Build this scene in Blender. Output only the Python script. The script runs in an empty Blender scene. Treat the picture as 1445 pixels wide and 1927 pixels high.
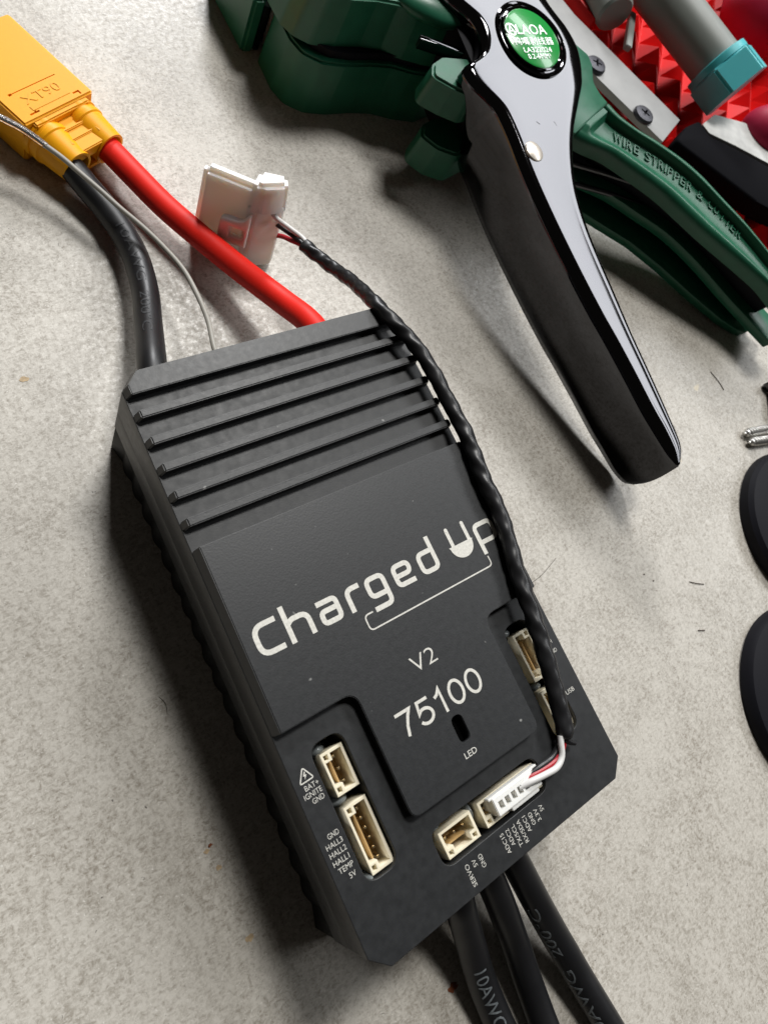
import bpy, bmesh, math, random
from mathutils import Vector, Matrix
random.seed(7)
S = 0.001                      # everything below is written in millimetres
C = bpy.context.scene.collection
sc = bpy.context.scene

# ------------------------------------------------------------------ camera
cam = bpy.data.cameras.new('camera'); camo = bpy.data.objects.new('camera', cam); C.objects.link(camo)
RX = Vector((0.78508, -0.44916, 0.42641)); RY = Vector((-0.30106, -0.87657, -0.37542)); RZ = Vector((0.54151, 0.17276, -0.82275))
RX = (RX - RZ * RX.dot(RZ)).normalized(); RY = RZ.cross(RX)
M = Matrix.Identity(4)
for i in range(3):
    M[i][0] = RX[i]; M[i][1] = -RY[i]; M[i][2] = -RZ[i]
M.translation = Vector((-30.98, 52.79, 164.25)) * S
camo.matrix_world = M
cam.sensor_fit = 'HORIZONTAL'; cam.sensor_width = 36.0
cam.lens = 1427.5 / 1445 * 36.0
cam.shift_x = -96.67 / 1445; cam.shift_y = -179.27 / 1445
cam.clip_start = 0.005; cam.clip_end = 10
cam.dof.use_dof = True; cam.dof.focus_distance = 0.160; cam.dof.aperture_fstop = 55
sc.camera = camo

# ------------------------------------------------------------------ world and lamps
wd = bpy.data.worlds.new('World'); sc.world = wd; wd.use_nodes = True
bg = wd.node_tree.nodes['Background']; bg.inputs[0].default_value = (1.0, 0.90, 0.80, 1); bg.inputs[1].default_value = 0.03

def area(name, target, direction, dist, sx, sy, power, col):
    l = bpy.data.lights.new(name, 'AREA'); l.shape = 'RECTANGLE'; l.size = sx; l.size_y = sy; l.energy = power; l.color = col
    o = bpy.data.objects.new(name, l); C.objects.link(o)
    d = Vector(direction).normalized(); p = Vector(target) * S + d * dist
    z = d; x = Vector((-d.y, d.x, 0)).normalized(); y = z.cross(x)
    m = Matrix.Identity(4)
    for i in range(3):
        m[i][0] = x[i]; m[i][1] = y[i]; m[i][2] = z[i]
    m.translation = p; o.matrix_world = m
    return o
area('window_high', (60, 70, 10), (7.6, 9.6, 22.5), 3.0, 0.66, 0.52, 64, (1.0, 0.985, 0.955))
area('window_back', (90, 90, 10), (12.0, 28.0, 17.5), 3.0, 0.46, 0.42, 60, (0.98, 0.985, 1.0))
area('reflection_lamp', (70, 70, 10), (20.0, 4.2, 17.6), 3.0, 3.3, 0.58, 52, (0.97, 0.985, 1.0))  # added broad lamp, not a wall: pale reflection on the chrome lever

sc.view_settings.view_transform = 'Standard'; sc.view_settings.look = 'None'
sc.view_settings.exposure = 0.0; sc.view_settings.gamma = 1.0
try: sc.view_settings.use_curve_mapping = False
except Exception: pass

# ------------------------------------------------------------------ materials
def mat(name, col, rough=0.5, metal=0.0, spec=0.5, bump=None, var=None, trans=0.0, coat=0.0, sss=0.0, ior=1.45, dust=False):
    """bump=(scale,strength,dist_mm)  var=(scale,amount) multiplies the colour by soft noise"""
    m = bpy.data.materials.new(name); m.use_nodes = True
    nt = m.node_tree; b = nt.nodes['Principled BSDF']
    b.inputs['Base Color'].default_value = (*col, 1); b.inputs['Roughness'].default_value = rough
    b.inputs['Metallic'].default_value = metal; b.inputs['Specular IOR Level'].default_value = spec
    b.inputs['IOR'].default_value = ior
    b.inputs['Transmission Weight'].default_value = trans; b.inputs['Coat Weight'].default_value = coat
    if sss:
        b.inputs['Subsurface Weight'].default_value = sss; b.inputs['Subsurface Radius'].default_value = (1, .8, .6)
        b.inputs['Subsurface Scale'].default_value = 0.004
    tc = nt.nodes.new('ShaderNodeTexCoord')
    if var:
        n = nt.nodes.new('ShaderNodeTexNoise'); n.inputs['Scale'].default_value = var[0]; n.inputs['Detail'].default_value = 6
        nt.links.new(tc.outputs['Object'], n.inputs['Vector'])
        mr = nt.nodes.new('ShaderNodeMapRange'); mr.inputs['From Min'].default_value = .3; mr.inputs['From Max'].default_value = .7
        mr.inputs['To Min'].default_value = 1 - var[1]; mr.inputs['To Max'].default_value = 1 + var[1]
        nt.links.new(n.outputs['Fac'], mr.inputs['Value'])
        mx = nt.nodes.new('ShaderNodeVectorMath'); mx.operation = 'SCALE'; mx.inputs[0].default_value = col
        nt.links.new(mr.outputs['Result'], mx.inputs['Scale']); nt.links.new(mx.outputs['Vector'], b.inputs['Base Color'])
        mr2 = nt.nodes.new('ShaderNodeMapRange'); mr2.inputs['From Min'].default_value = .3; mr2.inputs['From Max'].default_value = .7
        mr2.inputs['To Min'].default_value = max(0, rough - var[1] * .35); mr2.inputs['To Max'].default_value = min(1, rough + var[1] * .35)
        nt.links.new(n.outputs['Fac'], mr2.inputs['Value']); nt.links.new(mr2.outputs['Result'], b.inputs['Roughness'])
        if dust:      # a few pale lint specks
            dn = nt.nodes.new('ShaderNodeTexNoise'); dn.inputs['Scale'].default_value = 520; dn.inputs['Detail'].default_value = 1
            nt.links.new(tc.outputs['Object'], dn.inputs['Vector'])
            dr = nt.nodes.new('ShaderNodeMapRange'); dr.inputs['From Min'].default_value = .775; dr.inputs['From Max'].default_value = .82
            nt.links.new(dn.outputs['Fac'], dr.inputs['Value'])
            dm_ = nt.nodes.new('ShaderNodeMix'); dm_.data_type = 'RGBA'; nt.links.new(dr.outputs['Result'], dm_.inputs[0])
            nt.links.new(mx.outputs['Vector'], dm_.inputs[6]); dm_.inputs[7].default_value = (.22, .22, .21, 1)
            nt.links.new(dm_.outputs[2], b.inputs['Base Color'])
    if bump:
        n = nt.nodes.new('ShaderNodeTexNoise'); n.inputs['Scale'].default_value = bump[0]; n.inputs['Detail'].default_value = 3
        nt.links.new(tc.outputs['Object'], n.inputs['Vector'])
        bp = nt.nodes.new('ShaderNodeBump'); bp.inputs['Strength'].default_value = bump[1]; bp.inputs['Distance'].default_value = bump[2] * S
        nt.links.new(n.outputs['Fac'], bp.inputs['Height']); nt.links.new(bp.outputs['Normal'], b.inputs['Normal'])
    return m

def table_mat():
    m = bpy.data.materials.new('mottled_laminate'); m.use_nodes = True
    nt = m.node_tree; N = nt.nodes; L = nt.links; b = N['Principled BSDF']
    tc = N.new('ShaderNodeTexCoord')
    def noise(scale, detail=4, rough=.6, dist=0, vec=None):
        n = N.new('ShaderNodeTexNoise'); n.inputs['Scale'].default_value = scale; n.inputs['Detail'].default_value = detail
        n.inputs['Roughness'].default_value = rough; n.inputs['Distortion'].default_value = dist
        L.new(vec or tc.outputs['Object'], n.inputs['Vector']); return n.outputs['Fac']
    def ramp(fac, stops):
        r = N.new('ShaderNodeValToRGB'); e = r.color_ramp.elements
        e[0].position, e[0].color = stops[0][0], (*stops[0][1], 1); e[1].position, e[1].color = stops[1][0], (*stops[1][1], 1)
        for p, c in stops[2:]:
            x = e.new(p); x.color = (*c, 1)
        L.new(fac, r.inputs['Fac']); return r.outputs['Color']
    def mix(fac, a, bb, mode='MIX'):
        x = N.new('ShaderNodeMix'); x.data_type = 'RGBA'; x.blend_type = mode
        if isinstance(fac, float): x.inputs[0].default_value = fac
        else: L.new(fac, x.inputs[0])
        for i, v in ((6, a), (7, bb)):
            if isinstance(v, tuple): x.inputs[i].default_value = (*v, 1)
            else: L.new(v, x.inputs[i])
        return x.outputs[2]
    base = ramp(noise(38, 4, .55, .3), [(.30, (.232, .203, .163)), (.70, (.312, .286, .243))])
    patch = ramp(noise(70, 4, .6, .8), [(.30, (0, 0, 0)), (.72, (1, 1, 1))])
    mp = N.new('ShaderNodeMapping'); mp.inputs['Scale'].default_value = (1, .55, 1); mp.inputs['Rotation'].default_value = (0, 0, .5)
    L.new(tc.outputs['Object'], mp.inputs['Vector'])
    mp2 = N.new('ShaderNodeMapping'); mp2.inputs['Scale'].default_value = (.55, 1, 1); mp2.inputs['Rotation'].default_value = (0, 0, -.4)
    L.new(tc.outputs['Object'], mp2.inputs['Vector'])
    def fleck(vec, scale, amt):
        n = noise(scale, 6, .75, .7, vec)
        off = N.new('ShaderNodeMath'); off.operation = 'MULTIPLY_ADD'; L.new(patch, off.inputs[0]); off.inputs[1].default_value = amt; L.new(n, off.inputs[2])
        return ramp(off.outputs[0], [(.455, (0, 0, 0)), (.66, (1, 1, 1))])
    c = mix(fleck(mp.outputs['Vector'], 900, .09), base, (.48, .452, .400))
    c = mix(fleck(mp2.outputs['Vector'], 1700, .08), c, (.53, .502, .448))
    sp = ramp(noise(2100, 3, .6), [(.63, (0, 0, 0)), (.72, (1, 1, 1))])
    c = mix(sp, c, (.68, .66, .61))
    dk = ramp(noise(600, 4, .7, .3), [(.26, (1, 1, 1)), (.34, (0, 0, 0))])
    c = mix(dk, c, (.215, .186, .150))
    tan = ramp(noise(95, 2, .4), [(.775, (0, 0, 0)), (.79, (1, 1, 1))])
    c = mix(tan, c, (.60, .53, .40))
    gr = ramp(noise(900, 2, .5, 1.5), [(.225, (1, 1, 1)), (.25, (0, 0, 0))])
    c = mix(gr, c, (.09, .08, .07))
    L.new(c, b.inputs['Base Color'])
    rg = ramp(noise(700, 4, .7), [(.35, (.30, .30, .30)), (.65, (.55, .55, .55))]); L.new(rg, b.inputs['Roughness'])
    b.inputs['Specular IOR Level'].default_value = .5
    bp = N.new('ShaderNodeBump'); bp.inputs['Strength'].default_value = .40; bp.inputs['Distance'].default_value = .08 * S
    L.new(noise(1300, 4, .65, .3), bp.inputs['Height']); L.new(bp.outputs['Normal'], b.inputs['Normal'])
    return m

MT = table_mat()
M_BLACK = mat('black_anodised', (.0175, .0186, .0198), .41, 0, .45, bump=(2700, .30, .05), var=(900, .07), dust=True)
M_GROOVE = mat('black_anodised_machined', (.0160, .0170, .0180), .44, 0, .42, bump=(3200, .25, .03), var=(700, .12))
M_BLACKS = mat('black_anodised_side', (.011, .0115, .012), .55, 0, .25, bump=(1800, .15, .03))
M_ETCH = mat('laser_etch', (.60, .585, .53), .5, 0, .5, bump=(2500, .5, .02), var=(2200, .14))
M_CREAM = mat('cream_nylon', (.78, .70, .52), .42, 0, .5, sss=.15)
M_AMBER = mat('cream_nylon_shaded', (.42, .27, .11), .45)  # cream nylon inside the headers, cavity shade and scattered glow painted in
M_PIN = mat('tinned_pin', (.62, .50, .30), .3, 1.0)
M_WHITE = mat('white_nylon', (.80, .79, .75), .4, 0, .5, sss=.15)
M_RESIN = mat('grey_potting', (.16, .175, .175), .22, 0, .5, bump=(500, .5, .25))
M_DARK = mat('recess_shade', (.002, .002, .002), .9, 0, .02)  # near-black colour standing for the shade in the LED slot
M_WIRE = mat('black_silicone', (.009, .009, .010), .40, 0, .5, bump=(300, .08, .2), var=(120, .15))
M_RED = mat('red_silicone', (.80, .020, .011), .5, 0, .3, bump=(900, .12, .06), var=(200, .05))
M_PRINT = mat('grey_print', (.125, .138, .145), .5, var=(1500, .35))
M_PRINTD = mat('faded_print', (.026, .027, .029), .5, var=(1500, .4))
M_GREYW = mat('grey_pvc', (.30, .285, .25), .45)
M_CLEAR = mat('clear_sleeve', (.9, .88, .86), .12, trans=.9, ior=1.4)
M_YEL = mat('yellow_nylon', (.90, .385, .004), .45, 0, .3, bump=(1500, .12, .04), sss=.12)
M_SLEEVE = mat('black_heatshrink', (.013, .013, .014), .36, 0, .5, bump=(700, .15, .08))
M_THINB = mat('black_pvc', (.015, .015, .016), .35)
M_THINW = mat('white_pvc', (.72, .71, .69), .35)
M_THINR = mat('red_pvc', (.38, .012, .022), .35)
M_TRANS = mat('milky_nylon', (.86, .79, .745), .32, 0, .5, trans=.22, sss=.8, bump=(400, .06, .1))
M_CHROME = mat('polished_chrome', (.066, .066, .070), .06, 1.0, bump=(60, .06, .2))
M_RIVET = mat('rivet_nickel', (.80, .73, .64), .35, .6, bump=(500, .4, .2))
M_GREEN = mat('green_enamel', (.014, .118, .062), .36, 0, .5, bump=(900, .22, .06), var=(250, .10))
M_BADGE = mat('badge_green', (.012, .30, .050), .25, 0, .5, coat=.5)
M_SILV = mat('badge_silver', (.72, .80, .72), .3, .35)
M_STEEL = mat('dark_steel', (.10, .10, .105), .3, 1.0)
M_ALU = mat('brushed_aluminium', (.30, .30, .295), .5, .15, bump=(700, .15, .05), var=(120, .08))
M_SCRW = mat('black_oxide', (.055, .055, .065), .42, .6)
M_ZINC = mat('zinc_screw', (.72, .71, .68), .32, .75)
M_REDP = mat('red_pla', (.66, .007, .007), .42, 0, .2, sss=.1)
M_GREYP = mat('grey_pvc_tube', (.24, .255, .235), .45)
M_TEAL = mat('teal_plastic', (.075, .48, .52), .38, sss=.15, bump=(600, .1, .06))
M_CRIM = mat('crimson_rubber', (.38, .014, .05), .55, 0, .25)
M_RUBB = mat('black_rubber', (.006, .006, .009), .6, 0, .16, bump=(600, .12, .08))
M_GRIP = mat('matte_black_grip', (.0035, .0035, .005), .8, 0, .06, bump=(500, .1, .1))
M_PAPER = mat('pale_plate', (.62, .62, .60), .5, var=(350, .12))
M_GREYD = mat('grey_label', (.55, .53, .50), .5)
M_RUST = mat('rust_flake', (.20, .055, .016), .7, var=(900, .4))
M_TAN = mat('tan_flake', (.44, .33, .20), .7, var=(900, .3))
M_HAIR = mat('fibre', (.075, .058, .045), .6)

# ------------------------------------------------------------------ builders
OFF = {}
def tag(o, label=None, cat=None, group=None, kind=None):
    if label: o['label'] = label
    if cat: o['category'] = cat
    if group: o['group'] = group
    if kind: o['kind'] = kind
    return o

def thing(name, base, label, cat, group=None):
    o = bpy.data.objects.new(name, None); o.empty_display_size = .01; C.objects.link(o)
    o.location = Vector(base) * S; OFF[o] = Vector(base)
    return tag(o, label, cat, group)

def obj(name, me, m, parent=None, base=None, smooth=True, ang=35):
    """me: mesh in world millimetres"""
    off = OFF[parent] if parent else Vector(base or (0, 0, 0))
    me.transform(Matrix.Scale(S, 4) @ Matrix.Translation(-off))
    me.materials.clear(); me.materials.append(m)
    me.name = name
    if smooth:
        me.polygons.foreach_set('use_smooth', [True] * len(me.polygons))
        try: me.set_sharp_from_angle(angle=math.radians(ang))
        except Exception: pass
    o = bpy.data.objects.new(name, me); C.objects.link(o); OFF[o] = off
    if parent: o.parent = parent
    else: o.location = off * S
    return o

def mesh_from(verts, faces):
    me = bpy.data.meshes.new('m'); me.from_pydata([tuple(v) for v in verts], [], faces); me.update()
    bm = bmesh.new(); bm.from_mesh(me); bmesh.ops.recalc_face_normals(bm, faces=bm.faces); bm.to_mesh(me); bm.free()
    return me

def join(*mes):
    bm = bmesh.new()
    for me in mes: bm.from_mesh(me)
    out = bpy.data.meshes.new('m'); bm.to_mesh(out); bm.free()
    return out

def fillet(pts, r, n=5, closed=True):
    """round the corners of a polyline; r may be a list (one radius for each corner)"""
    out = []; k = len(pts)
    for i, p in enumerate(pts):
        ri = r[i] if isinstance(r, (list, tuple)) else r
        if ri <= 0 or (not closed and i in (0, k - 1)):
            out.append(tuple(p)); continue
        a = Vector(pts[i - 1]); b = Vector(p); c = Vector(pts[(i + 1) % k])
        d1 = (a - b); d2 = (c - b); l1 = d1.length; l2 = d2.length
        d1.normalize(); d2.normalize()
        ang = d1.angle(d2)
        if ang > math.pi - .02: out.append(tuple(p)); continue
        t = min(ri / math.tan(ang / 2), l1 * .5, l2 * .5)
        p1 = b + d1 * t; p2 = b + d2 * t
        for j in range(n + 1):
            s = j / n
            out.append(tuple(p1 * (1 - s) ** 2 + b * 2 * s * (1 - s) + p2 * s * s))
    return out

def plate(outer, z0, z1, holes=(), bevel=0.0, xf=None):
    """flat piece with holes: a filled 2D curve, extruded"""
    cu = bpy.data.curves.new('c', 'CURVE'); cu.dimensions = '2D'; cu.fill_mode = 'BOTH'
    for ring in [outer, *holes]:
        sp = cu.splines.new('POLY'); sp.points.add(len(ring) - 1)
        for p, q in zip(sp.points, ring): p.co = (q[0], q[1], 0, 1)
        sp.use_cyclic_u = True
    cu.extrude = (z1 - z0) / 2 - bevel; cu.bevel_depth = bevel; cu.bevel_resolution = 1; cu.offset = -bevel
    o = bpy.data.objects.new('c', cu); C.objects.link(o)
    bpy.context.view_layer.update()
    me = bpy.data.meshes.new_from_object(o.evaluated_get(bpy.context.evaluated_depsgraph_get()))
    bpy.data.objects.remove(o); bpy.data.curves.remove(cu)
    me.transform(Matrix.Translation((0, 0, (z0 + z1) / 2)))
    bm = bmesh.new(); bm.from_mesh(me); bmesh.ops.remove_doubles(bm, verts=bm.verts, dist=.002); bm.to_mesh(me); bm.free()
    if xf: me.transform(xf)
    return me

def rect(x0, x1, y0, y1, r=0, n=4):
    p = [(x0, y0), (x1, y0), (x1, y1), (x0, y1)]
    return fillet(p, r, n) if r else p

def loft(bottom, top, z0, z1, bevel=.2, seg=2):
    n = len(bottom)
    v = [(x, y, z0) for x, y in bottom] + [(x, y, z1) for x, y in top]
    f = [list(range(n))[::-1], list(range(n, 2 * n))] + [[i, (i + 1) % n, n + (i + 1) % n, n + i] for i in range(n)]
    me = mesh_from(v, f)
    if bevel:
        bm = bmesh.new(); bm.from_mesh(me)
        ed = [e for e in bm.edges if len(e.link_faces) == 2 and e.calc_face_angle(0) > .5 and max(q.co.z for q in e.verts) > z0 + 1e-4]
        bmesh.ops.bevel(bm, geom=ed, offset=bevel, segments=seg, affect='EDGES', clamp_overlap=True)
        bm.to_mesh(me); bm.free()
    return me

def box(x0, x1, y0, y1, z0, z1, bevel=.2, xf=None, seg=2):
    v = [(x, y, z) for z in (z0, z1) for x, y in ((x0, y0), (x1, y0), (x1, y1), (x0, y1))]
    f = [(3, 2, 1, 0), (4, 5, 6, 7), (0, 1, 5, 4), (1, 2, 6, 5), (2, 3, 7, 6), (3, 0, 4, 7)]
    me = mesh_from(v, f)
    if bevel:
        bm = bmesh.new(); bm.from_mesh(me)
        bmesh.ops.bevel(bm, geom=bm.edges[:], offset=bevel, segments=seg, affect='EDGES', clamp_overlap=True)
        bm.to_mesh(me); bm.free()
    if xf: me.transform(xf)
    return me

def cut(me, *cutters):
    a = bpy.data.objects.new('a', me); C.objects.link(a); obs = []
    for c in cutters:
        b = bpy.data.objects.new('b', c); C.objects.link(b); obs.append(b)
        md = a.modifiers.new('b', 'BOOLEAN'); md.operation = 'DIFFERENCE'; md.object = b; md.solver = 'EXACT'
    bpy.context.view_layer.update()
    out = bpy.data.meshes.new_from_object(a.evaluated_get(bpy.context.evaluated_depsgraph_get()))
    bpy.data.objects.remove(a)
    for b in obs: bpy.data.objects.remove(b)
    return out

def smooth_path(pts, step=.8):
    """Catmull-Rom through the points, evenly resampled"""
    P = [Vector(p) for p in pts]; P = [P[0] * 2 - P[1]] + P + [P[-1] * 2 - P[-2]]
    dense = []
    for i in range(1, len(P) - 2):
        a, b, c, d = P[i - 1:i + 3]
        for j in range(24):
            t = j / 24
            dense.append(.5 * ((2 * b) + (c - a) * t + (2 * a - 5 * b + 4 * c - d) * t * t + (3 * b - a - 3 * c + d) * t ** 3))
    dense.append(P[-2].copy())
    out = [dense[0]]; acc = 0
    for a, b in zip(dense, dense[1:]):
        seg = (b - a).length; acc += seg
        if acc >= step: out.append(b); acc = 0
    if (out[-1] - dense[-1]).length > step * .3: out.append(dense[-1])
    return out

def frames(path):
    fr = []; up = Vector((0, 0, 1))
    for i, p in enumerate(path):
        t = (path[min(i + 1, len(path) - 1)] - path[max(i - 1, 0)]).normalized()
        s = t.cross(up)
        if s.length < 1e-4: s = Vector((1, 0, 0))
        s.normalize(); fr.append((p, t, s, s.cross(t)))
    return fr

def tube(pts, r, step=.8, n=20, rf=None, cap=True):
    """sweep a circle; rf(s, angle, arc length) gives a modulated radius"""
    path = smooth_path(pts, step); fr = frames(path); v = []; L = 0; tot = sum((b - a).length for a, b in zip(path, path[1:]))
    for i, (p, t, s, u) in enumerate(fr):
        if i: L += (path[i] - path[i - 1]).length
        for k in range(n):
            a = 2 * math.pi * k / n
            rr = rf(L, a, tot) if rf else r
            v.append(p + (s * math.cos(a) + u * math.sin(a)) * rr)
    m = len(path)
    f = [(i * n + k, i * n + (k + 1) % n, (i + 1) * n + (k + 1) % n, (i + 1) * n + k) for i in range(m - 1) for k in range(n)]
    if cap: f += [list(range(n))[::-1], list(range((m - 1) * n, m * n))]
    return mesh_from(v, f)

def lathe(profile, n=48, xf=None):
    v = []; f = []
    for r, z in profile:
        for k in range(n):
            a = 2 * math.pi * k / n; v.append((r * math.cos(a), r * math.sin(a), z))
    for i in range(len(profile) - 1):
        for k in range(n):
            f.append((i * n + k, i * n + (k + 1) % n, (i + 1) * n + (k + 1) % n, (i + 1) * n + k))
    f.append(list(range(n))[::-1]); f.append(list(range((len(profile) - 1) * n, len(profile) * n)))
    me = mesh_from(v, f)
    bm = bmesh.new(); bm.from_mesh(me); bmesh.ops.remove_doubles(bm, verts=bm.verts, dist=1e-4); bm.to_mesh(me); bm.free()
    if xf: me.transform(xf)
    return me

def text_mesh(body, thick=.05, thin=0):
    """text scaled so that its box is 1 wide and 1 high (x: 0..1, y: 0..1)"""
    cu = bpy.data.curves.new('t', 'FONT'); cu.body = body; cu.extrude = .5; cu.resolution_u = 3; cu.offset = -thin
    o = bpy.data.objects.new('t', cu); C.objects.link(o); bpy.context.view_layer.update()
    me = bpy.data.meshes.new_from_object(o.evaluated_get(bpy.context.evaluated_depsgraph_get()))
    bpy.data.objects.remove(o); bpy.data.curves.remove(cu)
    if not me.vertices: return None
    xs = [v.co.x for v in me.vertices]; ys = [v.co.y for v in me.vertices]
    a, b, c, d = min(xs), max(xs), min(ys), max(ys)
    for v in me.vertices:
        v.co.x = (v.co.x - a) / (b - a); v.co.y = (v.co.y - c) / (d - c); v.co.z = (v.co.z + .5) * thick
    return me

def text_fit(body, p0, p1, h, z, thick=.05, fn=None, thin=0):
    """text whose lower box edge runs from p0 to p1 and whose height is h"""
    me = text_mesh(body, thick, thin)
    p0 = Vector(p0); p1 = Vector(p1); d = p1 - p0; u = Vector((-d.y, d.x)).normalized() * h
    for v in me.vertices:
        q = p0 + d * v.co.x + u * v.co.y; v.co = (q.x, q.y, z + v.co.z)
    if fn: me.transform(fn)
    return me

def stroke(pts, w, z, thick=.05, closed=False, r=0, cap=False):
    """flat line of constant width"""
    if r: pts = fillet(pts, r, 6, closed)
    P = [Vector(p) for p in pts]; P = [p for i, p in enumerate(P) if i == 0 or (p - P[i - 1]).length > 1e-3]; n = len(P); Lf = []; Rt = []
    for i in range(n):
        a = P[i - 1] if (closed or i) else None; b = P[(i + 1) % n] if (closed or i < n - 1) else None
        d1 = (P[i] - a).normalized() if a is not None else (b - P[i]).normalized()
        d2 = (b - P[i]).normalized() if b is not None else d1
        t = (d1 + d2).normalized(); nrm = Vector((-t.y, t.x)); k = w / 2 / max(.4, nrm.dot(Vector((-d1.y, d1.x))))
        Lf.append(P[i] + nrm * k); Rt.append(P[i] - nrm * k)
    if cap:
        pass
    v = []; f = []
    for zz in (z, z + thick):
        for a, b in zip(Lf, Rt): v += [(a.x, a.y, zz), (b.x, b.y, zz)]
    m = n if closed else n - 1; o = 2 * n
    for i in range(m):
        j = (i + 1) % n
        f += [(2 * i + o, 2 * i + 1 + o, 2 * j + 1 + o, 2 * j + o), (2 * i, 2 * j, 2 * j + 1, 2 * i + 1),
              (2 * i, 2 * i + o, 2 * j + o, 2 * j), (2 * i + 1, 2 * j + 1, 2 * j + 1 + o, 2 * i + 1 + o)]
    if not closed: f += [(0, 1, 1 + o, o), (2 * n - 2, 2 * n - 2 + o, 2 * n - 1 + o, 2 * n - 1)]
    return mesh_from(v, f)

def wire_print(body, pts, r, s0, length, h, roll, rev=False, thick=.04):
    """letters wrapped on a round wire, starting s0 mm along it; roll turns them round the wire"""
    me = text_mesh(body, 1.0)
    bm = bmesh.new(); bm.from_mesh(me); bmesh.ops.triangulate(bm, faces=bm.faces)
    for _ in range(4):
        ed = [e for e in bm.edges if math.hypot((e.verts[0].co.x - e.verts[1].co.x) * length, (e.verts[0].co.y - e.verts[1].co.y) * h) > .45]
        if not ed: break
        bmesh.ops.subdivide_edges(bm, edges=ed, cuts=1); bmesh.ops.triangulate(bm, faces=bm.faces)
    bm.to_mesh(me); bm.free()
    path = smooth_path(pts, .5); fr = frames(path); acc = [0]
    for a, b in zip(path, path[1:]): acc.append(acc[-1] + (b - a).length)
    for v in me.vertices:
        x, y, z = v.co
        s = s0 + (1 - x if rev else x) * length; c = (y - .5) * h * (-1 if rev else 1)
        i = 0
        while i < len(acc) - 2 and acc[i + 1] < s: i += 1
        p, t, sd, up = fr[i]; q = p + t * (s - acc[i]); a = roll + c / r
        v.co = q + (sd * math.cos(a) + up * math.sin(a)) * (r + .02 + z * thick)
    return me

# ------------------------------------------------------------------ table
bm = bmesh.new(); bmesh.ops.create_grid(bm, x_segments=2, y_segments=2, size=900)
me = bpy.data.meshes.new('t'); bm.to_mesh(me); bm.free()
tag(obj('table_top', me, MT, smooth=False), 'mottled grey stone-look table top', kind='structure')

# ------------------------------------------------------------------ motor controller
W, LEN, ZL, ZU = 60.0, 108.9, 29.0, 31.25
ctl = thing('motor_controller', (30, 54, 0), 'black ribbed aluminium motor controller box with white etched logo', 'controller')
c = 3.0
octo = [(c, 0), (W - c, 0), (W, c), (W, LEN - c), (W - c, LEN), (c, LEN), (0, LEN - c), (0, c)]
slots = [fillet([(4.75, 12.0), (11.05, 12.0), (11.05, 35.5), (4.75, 35.5)], 2.4, 6),
         fillet([(17.7, 6.3), (42.7, 6.5), (42.7, 13.0), (17.7, 13.0)], 2.3, 6),
         fillet([(49.0, 12.2), (55.2, 12.2), (55.2, 35.6), (49.0, 35.6)], 2.4, 6)]
upper = plate(octo, 19.5, ZL, slots, bevel=.12)
core = plate([(x * .985 + .45, y * .99 + .5) for x, y in octo], 12.3, 20.4)
obj('upper_shell', join(upper, plate(octo, 12.15, 19.6, bevel=.12), core), M_GROOVE, ctl, smooth=False)
# lower shell with scalloped long sides
def scallop():
    p = []; n = 150
    p += [(c, 0), (W - c, 0), (W - .2, c)]
    for i in range(n + 1):
        y = 7 + (LEN - 14) * i / n; p.append((W - .9 + .7 * (abs(math.sin(math.pi * (y - 7) / 5.3)) - .6), y))
    p += [(W - .2, LEN - c), (W - c, LEN), (c, LEN), (.2, LEN - c)]
    for i in range(n, -1, -1):
        y = 7 + (LEN - 14) * i / n; p.append((.9 - .7 * (abs(math.sin(math.pi * (y - 7) / 5.3)) - .6), y))
    p += [(.2, c)]
    return p
obj('lower_shell', join(plate(scallop(), 0, 11.0, bevel=.1), plate([(x * .99 + .3, y * .995 + .27) for x, y in octo], 10.9, 12.25)), M_BLACKS, ctl, ang=40)
# raised cover plate with tongue
raw = [(0.1, 73.9), (0.1, 39.9), (15.4, 39.9), (15.4, 16.7), (45.4, 16.7), (45.4, 39.9), (59.9, 39.9), (59.9, 73.9)]
rad = [0, 0, 2.6, 1.9, 1.9, 2.6, 0, 0]
bot = fillet(raw, rad, 6)
top = [((1.1 if x < 1 else 59.35 if x > 59 else x), y) for x, y in bot]
cover = loft(bot, top, ZL - .05, ZU, .16, 2)
led = plate(fillet([(29.35, 22.4), (31.85, 22.4), (31.85, 27.3), (29.35, 27.3)], 1.22, 8), 26.5, 33)
cover = cut(cover, led)
obj('cover_plate', cover, M_BLACK, ctl, smooth=False)
obj('led_slot_shade', plate(fillet([(29.2, 22.3), (32.0, 22.3), (32.0, 27.4), (29.2, 27.4)], 1.2, 8), ZL - .02, ZL + .06), M_DARK, ctl, smooth=False)  # black sheet added on the slot floor to paint its shade
rb_b = [(0.1, 104.06), (59.9, 104.06), (59.9, 105.9), (57.0, 108.85), (3.0, 108.85), (0.1, 105.9)]
rb_t = [(1.0, 104.06), (59.3, 104.06), (59.3, 106.0), (57.0, 108.35), (3.4, 108.35), (1.0, 106.0)]
obj('rear_block', loft(rb_b, rb_t, ZL - .05, ZU, .16), M_BLACK, ctl, smooth=False)
fin_me = None
for k in range(5):
    yf = 99.254 - 5.37 * k; yb = yf + 1.682
    fb = [(0.1, yf), (59.9, yf), (59.9, yb), (0.1, yb)]; ft = [(1.0, yf + .05), (59.4, yf + .05), (59.4, yb - .05), (1.0, yb - .05)]
    obj('fin', loft(fb, ft, ZL - .05, ZU - .05, .22, 3), M_BLACK, ctl, smooth=False)

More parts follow.
